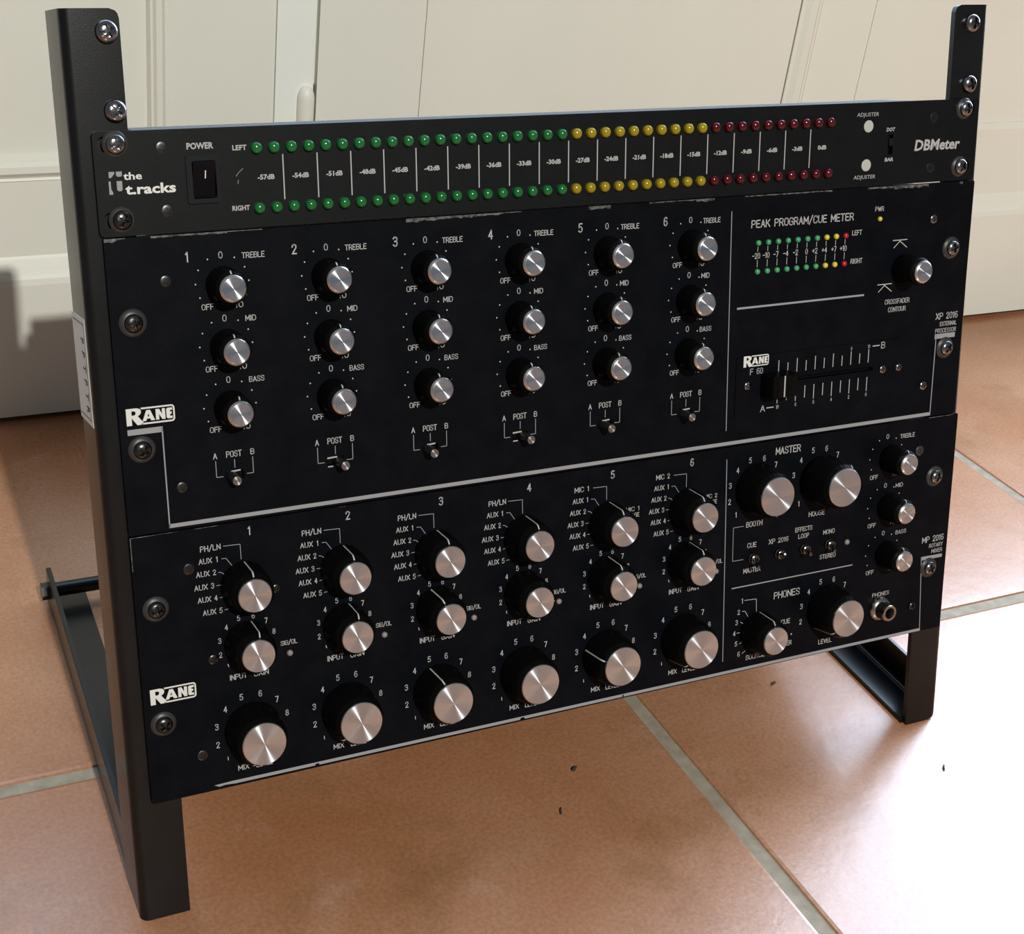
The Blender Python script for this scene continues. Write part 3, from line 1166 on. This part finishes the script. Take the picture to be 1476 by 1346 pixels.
for k, c in enumerate(XC):
    bm = B()
    text(bm, str(k + 1), c - 15.6, -55.9, 4.3, None, 'c', 0.01, wf=0.72)
    for row, (yy, nm, nw) in enumerate(((-69.0, 'TREBLE', 10.6), (-97.0, 'MID', 5.0), (-125.0, 'BASS', 7.3))):
        text(bm, '0', c - 0.5, yy + 13.0, 2.9, 1.9, 'c', 0.0)
        text(bm, nm, c + 9.3 - 0.4 * k, yy + 12.1, 2.5, nw, 'l', 0.012)
        for a in (-120, -90, -60, -30, 30, 60, 90, 120):
            dot(bm, c - 0.4 + 12.2 * math.sin(math.radians(a)), yy + 0.9 + 12.2 * math.cos(math.radians(a)), 0.36)
        text(bm, 'OFF', c - 10.4, yy - 9.4, 2.5, 5.6, 'l', 0.012)
        text(bm, '10', c + 4.8, yy - 9.5, 2.5, 3.9, 'l', 0.012)
        knob(XP, 'tone_knob', 'small', c, yy, random.uniform(-4, 6))
    yo = 0.0
    text(bm, 'A', c - 9.0, -146.8, 2.7, 1.9, 'c', 0.012)
    text(bm, 'POST', c - 0.1, -146.7, 2.8, 7.4, 'c', 0.012)
    text(bm, 'B', c + 8.7, -146.7, 2.7, 1.9, 'c', 0.012)
    XP.ink('channel_lettering', bm, 'thin_ink')
    bm = B()
    line(bm, [(c - 8.9, -149.3), (c - 8.9, -156.9), (c - 5.8, -156.9)], 0.32)
    line(bm, [(c, -149.5), (c, -153.2)], 0.32)
    line(bm, [(c + 8.7, -149.3), (c + 8.7, -156.9), (c + 5.7, -156.9)], 0.32)
    XP.ink('switch_bracket_lines', bm, 'grey_ink')
    # three-way lever switch in a bright-edged slot
    bm = B()
    plate(bm, rrect(c - 4.6, c + 4.6, -159.4, -154.3, 0.6), [rrect(c - 3.9, c + 3.9, -158.6, -155.1, 0.4)], -0.9, 0.06)
    ls = XP.part('lever_switch', bm, 'knob_black')
    px = c + (1.6 if k in (1, 3) else -1.8) + (0.5 if k == 4 else 0)
    bm = B()
    lathe(bm, [(2.3, -2.5), (2.3, 7.0), (2.1, 9.0)], 28, close_top=False, mi=1)
    lathe(bm, [(2.1, 9.0), (0, 9.0)], 28, mi=0)
    bmesh.ops.remove_doubles(bm, verts=bm.verts, dist=1e-4)
    obj('lever', bm, ['lever', 'lever_side'], ls, XP.xy(px, -157.2), smooth=30, label='round metal lever')
    # bright lips of the slot
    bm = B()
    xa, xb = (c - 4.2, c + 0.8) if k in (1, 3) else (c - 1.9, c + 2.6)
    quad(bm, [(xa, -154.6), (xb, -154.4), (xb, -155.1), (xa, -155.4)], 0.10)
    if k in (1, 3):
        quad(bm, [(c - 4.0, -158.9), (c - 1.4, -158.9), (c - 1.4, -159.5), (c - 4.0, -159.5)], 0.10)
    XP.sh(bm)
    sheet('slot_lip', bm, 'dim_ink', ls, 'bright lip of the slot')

bm = B()
rane_logo(bm, 3.0, -128.0, 21.8, 7.7)
XP.ink('maker_logo', bm, 'white_ink')
bm = B()
quad(bm, [(3.0, -129.8), (18.7, -129.8), (18.7, -132.4), (3.0, -132.4)])
quad(bm, [(18.25, -129.8), (18.85, -129.8), (18.85, -177.6), (18.25, -177.6)])
quad(bm, [(18.25, -175.8), (466.6, -176.4), (466.6, -178.4), (18.25, -177.7)])
quad(bm, [(466.0, -130.7), (466.6, -130.7), (466.6, -177.6), (466.0, -177.6)])
quad(bm, [(465.2, -130.8), (480.2, -130.8), (480.2, -133.6), (465.2, -133.6)])
XP.ink('border_stripe', bm, 'grey_ink', 'grey border stripe')
bm = B()
line(bm, [(321.9, -53.4), (323.7, -169.8)], 0.45)
quad(bm, [(327.6, -103.6), (412.0, -103.4), (412.0, -104.4), (327.6, -104.7)])
XP.ink('divider_line', bm, 'grey_ink')
bm = B()
text(bm, 'PEAK PROGRAM/CUE METER', 368.0, -60.6, 3.9, 67.0, 'c', 0.01)
text(bm, 'LEFT', 404.4, -69.4, 2.6, 6.6, 'c', 0.01, shear=0.0)
text(bm, 'RIGHT', 405.2, -84.7, 2.6, 8.0, 'c', 0.01)
text(bm, 'PWR', 418.9, -57.6, 2.4, 6.0, 'c', 0.01)
for i, s in enumerate(('-20', '-10', '-7', '-4', '-2', '0', '+2', '+4', '+7', '+10')):
    x = 339.3 + i * 6.36
    text(bm, s, x - (0.9 if len(s) > 1 else 0), -77.2, 2.9, None, 'c', 0.01, wf=0.74)
    line(bm, [(x, -72.6), (x, -74.9)], 0.3)
    line(bm, [(x, -79.6), (x, -83.0)], 0.3)
XP.ink('meter_lettering', bm, 'thin_ink')
for i in range(10):
    for yy in (-70.5, -85.5):
        led(XP, 339.3 + i * 6.36, yy, 'green_small' if i < 7 else ('yellow_small' if i < 9 else 'red_small'), 1.5, 1.7)
led(XP, 419.3, -63.0, 'yellow_small', 1.3, 1.5)
bm = B()
for kx, ky in ((434.7, -75.4), (426.0, -99.1)):
    line(bm, [(kx - 4.8, ky), (kx + 4.8, ky)], 0.45)
    line(bm, [(kx + 0.4, ky - 0.2), (kx - 4.0, ky - 4.0)], 0.45)
    line(bm, [(kx - 0.6, ky - 0.2), (kx + 5.0, ky - 4.2)], 0.45)
text(bm, 'CROSSFADER', 435.8, -109.2, 2.6, 17.6, 'c', 0.0)
text(bm, 'CONTOUR', 436.0, -113.7, 2.6, 12.6, 'c', 0.0)
XP.ink('contour_lettering', bm, 'thin_ink')
kx = knob(XP, 'contour_knob', 'small', 437.8, -91.2, 160, 1.5)
bm = B()
text(bm, 'XP 2016', 480.8, -120.6, 3.6, 16.2, 'r', 0.012)
text(bm, 'EXTERNAL', 480.6, -125.2, 2.4, 12.4, 'r', 0.0)
text(bm, 'PROCESSOR', 480.6, -129.0, 2.4, 15.4, 'r', 0.0)
XP.ink('model_name', bm, 'thin_ink')
for x, y in ((457.5, -65.4), (459.4, -160.0)):
    small_screw(XP.root, *XP.xy(x, y), 'screw_bright', 2.4, 0.9, 0.2)
for x, y in ((25.1, -65.6), (25.6, -159.3)):
    small_screw(XP.root, *XP.xy(x, y), 'screw_small', 2.4, 0.45, 0.6)

# crossfader
bm = B()
plate(bm, rrect(328.5, 442.0, -163.4, -130.6, 1.0), [rrect(345.0, 421.5, -147.0, -144.8, 0.9)], -0.4, 0.45)
cf = XP.part('crossfader', bm, 'panel_black', label='crossfader on its own screwed plate')
bm = B()
ZP = 0.45 + INK
rane_logo(bm, 333.0, -136.2, 16.4, 6.0)
for v in bm.verts:
    v.co.z = ZP
XP.sh(bm)
sheet('fader_logo', bm, 'white_ink', cf)
bm = B()
text(bm, 'F 60', 341.6, -139.0, 3.2, 8.4, 'c', 0.02, z=ZP)
for i in range(11):
    x = 356.2 + i * 6.14
    top = -134.8 if i % 2 == 0 else -136.6
    line(bm, [(x, top), (x, -141.8)], 0.5, ZP)
    bot = -158.2 if i % 2 == 0 else -157.0
    line(bm, [(x, -150.6), (x, bot)], 0.5, ZP)
for i, s in ((0, '10'), (2, '8'), (4, '6'), (6, '4'), (8, '2'), (10, '0')):
    text(bm, s, 356.6 + i * 6.1, -160.4, 2.0, None, 'c', 0.02, z=ZP, wf=0.7)
for i, s in ((10, '10'), (8, '8')):
    text(bm, s, 356.4 + i * 6.12, -133.0, 1.8, None, 'c', 0.0, z=ZP, wf=0.7)
text(bm, 'A', 346.8, -160.2, 3.4, 3.2, 'c', 0.03, z=ZP)
line(bm, [(349.6, -160.2), (353.8, -160.2)], 0.6, ZP)
text(bm, 'B', 427.6, -133.2, 3.6, 2.9, 'c', 0.03, z=ZP)
line(bm, [(420.4, -133.1), (424.8, -133.1)], 0.6, ZP)
XP.sh(bm)
sheet('fader_scale', bm, 'dim_ink', cf)
bm = B()
# fader knob: a block with sloping flanks and a grip dip in the middle
kc, kw, ky0, ky1 = 353.6, 9.0, -153.2, -140.6
secf = [(-kw, 0.9), (-kw, 7.5), (-kw + 1.2, 10.4), (-4.0, 11.2), (-1.2, 10.0), (0, 9.8), (1.2, 10.0), (4.0, 11.2), (kw - 1.2, 10.4), (kw, 7.5), (kw, 0.9)]
sweep(bm, secf, lambda x, z, t: (kc + x, ky0 if t == 0 else ky1, z))
for v in bm.verts:
    if v.co.z > 5:
        mid = (ky0 + ky1) / 2
        v.co.y = mid + (v.co.y - mid) * 0.93
XP.sh(bm)
fk = obj('fader_knob', bm, 'knob_black', cf, smooth=25, label='black fader knob with white index line')
bm = B()
box(bm, kc - 0.45, kc + 0.45, ky0 + 0.5, ky1 - 0.5, 9.5, 9.95)
XP.part('index_line', bm, 'dim_ink', parent=cf)
for i, (x, y) in enumerate(((428.4, -147.1), (336.2, -146.5))):
    o = small_screw(XP.root, *XP.xy(x, y, 0.45), 'screw_bright', 2.2, 0.9, 0.2 + i)
small_screw(XP.root, *XP.xy(439.5, -147.0, 0.45), 'screw_bright', 2.2, 1.3, 1.0)
for i, (x, y) in enumerate(SCR_XP):
    mounting_screw(XP.root, *XP.xy(x, y), 'screw_dark' if i < 2 else 'screw_bright', R=6.2, rot=0.2 + 0.8 * i)
# chipped paint along the top edge
chips = [(-0.1, 5.0, 1.6), (5, 9, 0.7), (20, 29.5, 0.9), (29.5, 54, 0.8), (54, 70, 0.35), (139.5, 146, 1.7), (146, 176, 1.4), (176, 190, 0.9),
         (190, 200, 0.4), (237, 249.5, 1.5), (272, 300, 0.5), (300, 311, 1.4), (330, 352, 0.5), (352, 386, 0.6), (410, 428, 1.0), (428, 452, 1.7), (474.5, 476.5, 1.4)]
for xa, xb, w in chips:
    bm = B()
    n = max(3, int((xb - xa) / 1.4))
    up, lo = [], []
    for i in range(n + 1):
        x = xa + (xb - xa) * i / n
        up.append((x, -45.85))
        lo.append((x, -45.95 - w * random.uniform(0.55, 1.1)))
    for i in range(n):
        quad(bm, [up[i], lo[i], lo[i + 1], up[i + 1]], 0.04)
    XP.ink('chipped_patch', bm, 'worn', 'bare metal where the paint is chipped off the top edge')

# ---------------------------------------------------------------- ROTARY MIXER (bottom)
MP = Unit('rotary_mixer', 'black rotary mixer with rows of big aluminium-capped knobs, lowest unit in the stand', 'audio mixer', -314.0)
SCR_MP = [(9.1, -215.6), (8.3, -273.5), (473.8, -216.2), (474.9, -273.5)]
holes = [slot_hole(x, y) for x, y in SCR_MP]
panel(MP, -0.3, 488.0, -314.0, -179.6, holes, 'panel_black', 1.0)
chassis(MP, -312.5, -181.0, 175)
MC = [51.5 + 49.65 * k for k in range(6)]


def dial(bm, cx, cy, r, nums, h=2.9):
    for n in nums:
        a = math.radians((n - 5.5) * 30)
        text(bm, str(n), cx + r * math.sin(a), cy + r * math.cos(a), h, None, 'c', 0.005, wf=0.74)


GA = [10, 10, -18, 100, 0, 8]
MA = [205, 228, -21, 128, -67, 222]
for k, c in enumerate(MC):
    ys, yg, ym = -210.5, -240.6, -285.6
    bm = B()
    text(bm, str(k + 1), c + 4.2 - 0.3 * k, ys + 25.8, 4.1, None, 'c', 0.01, wf=0.72)
    first = 'PH/LN' if k < 4 else 'MIC %d' % (k - 3)
    text(bm, first, c - 19.6, ys + 20.3, 2.7, 9.8 if k < 4 else 8.6, 'l', 0.01)
    for i, (dx, dy) in enumerate(((-20.7, 14.3), (-22.3, 8.1), (-23.6, 1.7), (-22.4, -4.6), (-20.4, -11.2))):
        text(bm, 'AUX', c + dx, ys + dy, 2.6, 6.4, 'l', 0.01)
        text(bm, str(i + 1), c + dx + 8.6, ys + dy, 2.6, None, 'c', 0.01, wf=0.74)
    text(bm, 'INPUT', c - 9.6, ys - 46.3, 2.7, 8.6, 'l', 0.01)
    text(bm, 'GAIN', c + 9.5, ys - 46.6, 2.7, 7.4, 'r', 0.01)
    text(bm, 'SIG/OL', c + 16.6, ys - 33.6, 2.3, 8.4, 'l', 0.01)
    text(bm, 'MIX', c - 8.4, ym - 19.3, 2.7, 5.6, 'l', 0.01)
    text(bm, 'LEVEL', c + 8.8, ym - 19.6, 2.7, 8.4, 'r', 0.01)
    dial(bm, c, yg, 13.9, range(2, 9), 2.7)
    dial(bm, c, ym, 18.4, range(2, 9), 3.1)
    line(bm, [(c - 10.2, yg - 9.0), (c - 9.9, yg - 10.2)], 0.35)
    line(bm, [(c - 13.3, ym - 12.2), (c - 13.2, ym - 13.8)], 0.35)
    if k >= 4:
        text(bm, first, c + 15.6, ys + 5.1, 2.3, 8.4, 'c', 0.01)
        text(bm, 'ENGAGE', c + 14.9, ys + 1.6, 2.3, 9.8, 'c', 0.01)
    MP.ink('channel_lettering', bm, 'thin_ink')
    bm = B()
    line(bm, [(c - 8.6, ys + 20.2), (c - 0.6, ys + 19.9), (c - 0.5, ys + 12.6)], 0.3)
    line(bm, [(c - 9.8, ys + 14.2), (c - 7.8, ys + 14.1), (c - 5.2, ys + 10.2)], 0.3)
    line(bm, [(c - 11.7, ys + 7.8), (c - 10.4, ys + 7.5), (c - 9.0, ys + 6.2)], 0.3)
    line(bm, [(c - 13.0, ys + 1.4), (c - 10.9, ys + 1.4)], 0.3)
    line(bm, [(c - 11.8, ys - 4.9), (c - 10.7, ys - 4.8), (c - 9.4, ys - 4.0)], 0.3)
    line(bm, [(c - 9.9, ys - 11.3), (c - 8.4, ys - 11.2)], 0.3)
    MP.ink('selector_lines', bm, 'grey_ink')
    knob(MP, 'selector_knob', 'medium', c, ys, 2)
    knob(MP, 'gain_knob', 'medium', c, yg, GA[k])
    knob(MP, 'level_knob', 'large', c, ym, MA[k])
    led(MP, c + 20.8, ys - 39.2, 'grey_lens', 1.55, 1.5)

bm = B()
rane_logo(bm, 3.1, -263.0, 22.0, 7.8)
MP.ink('maker_logo', bm, 'white_ink')
bm = B()
n = 40
for i in range(n):
    xa, xb = 29.5 + (472.4 - 29.5) * i / n, 29.5 + (472.4 - 29.5) * (i + 1) / n
    if i == 0:
        continue
    yb = -312.5 - 1.6 * i / n
    quad(bm, [(xa, -310.9 - 1.2 * xa / 472), (xb, -310.9 - 1.2 * xb / 472), (xb, -312.55 - 1.3 * xb / 472), (xa, -312.55 - 1.3 * xa / 472)])
quad(bm, [(30.5, -311.3), (40.6, -310.95), (40.6, -312.6), (36.0, -312.2), (33.0, -312.6)])
line(bm, [(468.9, -266.4), (472.0, -312.5)], 0.5)
quad(bm, [(468.6, -265.9), (484.8, -266.1), (485.0, -268.2), (468.6, -268.2)])
MP.ink('border_stripe', bm, 'grey_ink', 'grey border stripe')
bm = B()
for x, w in ((83.5, 2.6), (199.5, 3.0), (262, 1.2)):
    pts = [(x - w / 2, -312.9), (x - w / 3, -311.9), (x + w / 4, -311.7), (x + w / 2, -312.9)]
    quad(bm, [(a, b - 0.5 * x / 472) for a, b in pts], 0.11)
MP.ink('stripe_nick', bm, 'panel_black', 'black nick in the border stripe')
bm = B()
line(bm, [(325.0, -186.4), (327.6, -305.3)], 0.45)
quad(bm, [(331.7, -261.7), (416.6, -261.7), (416.6, -262.4), (331.7, -262.4)])
line(bm, [(337.9, -226.2), (331.2, -226.2), (331.5, -245.8), (338.6, -245.9)], 0.32)
MP.ink('divider_line', bm, 'grey_ink')
bm = B()
text(bm, 'MASTER', 366.0, -185.8, 4.0, 17.0, 'c', 0.012)
text(bm, 'BOOTH', 345.2, -225.8, 3.0, 11.0, 'c', 0.012)
text(bm, 'HOUSE', 388.3, -226.2, 2.8, 11.2, 'c', 0.012)
dial(bm, 345.3, -206.1, 18.0, range(1, 9), 3.1)
dial(bm, 388.0, -206.0, 18.0, range(1, 9), 3.1)
text(bm, 'CUE', 344.2, -238.2, 2.8, 6.2, 'c', 0.01)
text(bm, 'XP 2016', 362.5, -238.3, 2.8, 13.6, 'c', 0.01)
text(bm, 'EFFECTS', 379.8, -234.2, 2.6, 12.0, 'c', 0.01)
text(bm, 'LOOP', 380.0, -238.4, 2.6, 7.6, 'c', 0.01)
text(bm, 'MONO', 397.9, -238.6, 2.6, 8.2, 'c', 0.01)
text(bm, 'STEREO', 398.0, -253.4, 2.6, 11.4, 'c', 0.01)
text(bm, 'MASTER', 345.0, -253.0, 2.8, 11.6, 'c', 0.01)
MP.ink('master_lettering', bm, 'thin_ink')
bm = B()
text(bm, 'PHONES', 370.3, -271.6, 4.0, 18.2, 'c', 0.012)
for s, x, y in (('1', 339.4, -270.8), ('2', 337.3, -277.2), ('3', 336.1, -283.3), ('4', 334.8, -289.8), ('5', 336.3, -296.3), ('6', 338.4, -303.0)):
    text(bm, s, x, y, 2.9, None, 'c', 0.01, wf=0.74)
line(bm, [(341.0, -270.7), (349.0, -271.2), (349.5, -278.8)], 0.3)
line(bm, [(339.8, -277.1), (341.7, -277.5), (343.8, -281.0)], 0.3)
line(bm, [(338.8, -283.5), (340.8, -284.8)], 0.3)
line(bm, [(336.6, -289.8), (338.5, -289.8)], 0.3)
line(bm, [(338.8, -296.7), (340.6, -295.6)], 0.3)
line(bm, [(340.8, -303.0), (343.0, -301.7)], 0.3)
text(bm, 'SOURCE', 343.6, -306.3, 2.8, 13.4, 'l', 0.01)
text(bm, 'CUE', 370.4, -288.9, 2.8, 6.4, 'c', 0.01)
text(bm, 'MASTER', 369.6, -302.7, 2.8, 12.0, 'c', 0.01)
dot(bm, 375.0, -297.6, 0.5)
text(bm, 'LEVEL', 399.9, -306.6, 2.8, 9.6, 'c', 0.01)
dial(bm, 398.9, -286.4, 18.3, range(2, 9), 3.1)
text(bm, 'PHONES', 439.5, -284.2, 2.4, 12.6, 'c', 0.01)
MP.ink('phones_lettering', bm, 'thin_ink')
# tone section on the right
bm = B()
for yy, nm, nw, cx in ((-200.2, 'TREBLE', 10.8, 436.4), (-229.6, 'MID', 5.4, 437.3), (-258.8, 'BASS', 8.0, 438.3)):
    text(bm, '0', cx - 0.2, yy + 12.9, 2.7, 1.9, 'c', 0.0)
    text(bm, nm, cx + 9.2 - (1.6 if nm == 'MID' else 0), yy + 11.8, 2.4, nw, 'l', 0.01)
    for a in (-120, -90, -60, -30, 30, 60, 90, 120):
        dot(bm, cx + 12.2 * math.sin(math.radians(a)), yy + 0.6 + 12.2 * math.cos(math.radians(a)), 0.36)
    text(bm, 'OFF', cx - 11.0, yy - 10.4, 2.5, 5.8, 'l', 0.012)
    text(bm, '10', cx + 5.0, yy - 10.4, 2.5, 3.9, 'l', 0.012)
    knob(MP, 'tone_knob', 'small', cx + 2.6, yy - 0.2, 4, 1.0)
MP.ink('tone_lettering', bm, 'thin_ink')
bm = B()
text(bm, 'MP 2016', 484.8, -255.4, 3.6, 16.6, 'r', 0.012)
text(bm, 'ROTARY', 484.6, -259.8, 2.4, 10.6, 'r', 0.0)
text(bm, 'MIXER', 484.6, -263.4, 2.4, 8.4, 'r', 0.0)
MP.ink('model_name', bm, 'thin_ink')
knob(MP, 'level_knob', 'large', 345.6, -205.2, 172, 0.5)
knob(MP, 'level_knob', 'large', 388.6, -205.4, 28, 3.5)
knob(MP, 'level_knob', 'large', 399.4, -285.6, 226, 1.0)
knob(MP, 'selector_knob', 'medium', 350.0, -290.4, 2, 0.3)


# toggle switches
def toggle(x, y, dx, dy):
    bm = B()
    lathe(bm, [(3.2, 0.0), (3.2, 1.3), (2.9, 1.6), (2.7, 3.2), (2.2, 3.5), (1.7, 3.4), (1.5, 2.6), (0, 2.4)], 24)
    t = obj('toggle_switch', bm, 'nickel', MP.root, MP.xy(x, y), smooth=35)
    bm = B()
    tipv = Vector((dx, dy, 9.0))
    base = Vector((0, 0, 2.3))
    m = (tipv - base).to_track_quat('Z', 'Y').to_matrix()
    L = (tipv - base).length
    lathe(bm, [(0.75, 0), (0.85, L * 0.5), (1.25, L * 0.9), (1.25, L * 0.97), (0.9, L * 1.04), (0, L * 1.07)], 18)
    for v in bm.verts:
        v.co = m @ v.co + base
    obj('toggle_lever', bm, 'nickel', t, smooth=40)


for x, y, dx, dy in ((344.9, -246.0, -2.2, -2.4), (363.0, -246.2, -2.6, 2.6), (380.6, -246.2, -2.3, -0.4), (398.1, -246.2, -2.8, -1.2)):
    toggle(x, y, dx, dy)
led(MP, 411.5, -247.2, 'grey_lens', 1.7, 1.3)
# headphone socket
bm = B()
lathe(bm, [(7.6, 0.0), (7.6, 1.4), (7.0, 2.4), (5.9, 3.4), (5.4, 3.6), (5.3, 5.0), (4.9, 6.6), (5.1, 6.8), (5.1, 9.4), (4.7, 10.0),
           (3.4, 10.0), (3.2, 9.6), (3.2, -0.5)], 6 * 8, close_top=False)
jk = obj('headphone_socket', bm, 'nickel_bright', MP.root, MP.xy(438.6, -293.0), smooth=35)
bm = B()
lathe(bm, [(0, 1.0), (3.15, 1.0)], 24, close_top=False)
obj('socket_hole', bm, 'hole_dark', jk)
for x, y, m_, r, h in ((25.9, -198.9, 'screw_dark', 2.6, 0.4), (34.3, -245.8, 'screw_dark', 2.4, 0.7), (25.8, -294.1, 'screw_small', 2.6, 0.5),
                       (460.6, -198.9, 'washer', 2.9, 0.8), (464.4, -296.2, 'screw_dark', 2.5, 1.3), (67.1, -215.5, 'screw_dark', 2.2, 0.8)):  # the last entry is a dark hole plug, drawn as a screw head
    small_screw(MP.root, *MP.xy(x, y), m_, r, h, 0.4)
for i, (x, y) in enumerate(SCR_MP):
    mounting_screw(MP.root, *MP.xy(x, y), 'screw_dark' if i < 2 else 'screw_bright', R=6.2, rot=0.1 + 0.6 * i)
# rubbed corner at the upper left
for xa, xb, w in ((-0.1, 12, 0.28), (12, 22, 0.18), (30, 41, 0.22), (101, 104, 0.2), (466, 484, 0.3)):
    bm = B()
    quad(bm, [(xa, -179.8), (xb, -179.8), (xb, -179.8 - w), (xa, -179.8 - w)], 0.04)
    if xa < 0:
        quad(bm, [(-0.1, -179.8), (0.3, -179.8), (0.25, -196), (-0.1, -196)], 0.04)
    MP.ink('chipped_patch', bm, 'worn', 'bare metal where the paint is rubbed off the top edge')

# ================================================================== CRUMBS ON THE FLOOR
CR = [(466, -40, 5.0, 1.1, 0.9, 'dark crumb on the pale floor beyond the front foot at the right'),
      (413, 61, 4.0, 1.6, 0.3, 'dark crumb under the right end of the bottom mixer'),
      (250, 30, 4.0, 2.2, 0.6, 'dark crumb on the tile below the middle of the bottom mixer'),
      (226, 2, 5.2, 1.2, 1.1, 'thin dark crumb lying nearest to the camera on the tile')]
for x, y, l, w, rz, lab in CR:
    bm = B()
    for i in range(3):
        bmesh.ops.create_icosphere(bm, subdivisions=2, radius=1.0, matrix=Matrix.Translation(((i - 1) * l * 0.28, 0.3 * (i % 2), w * 0.45)) @
                                   Matrix.Diagonal((l * 0.30, w * (0.55 - 0.08 * i), w * 0.45, 1)))
    o = obj('crumb', bm, 'crumb', None, (x, y, 0.0), (0, 0, rz), smooth=60)
    o['label'] = lab
    o['category'] = 'crumb'
    o['group'] = 'crumbs on the floor tiles'
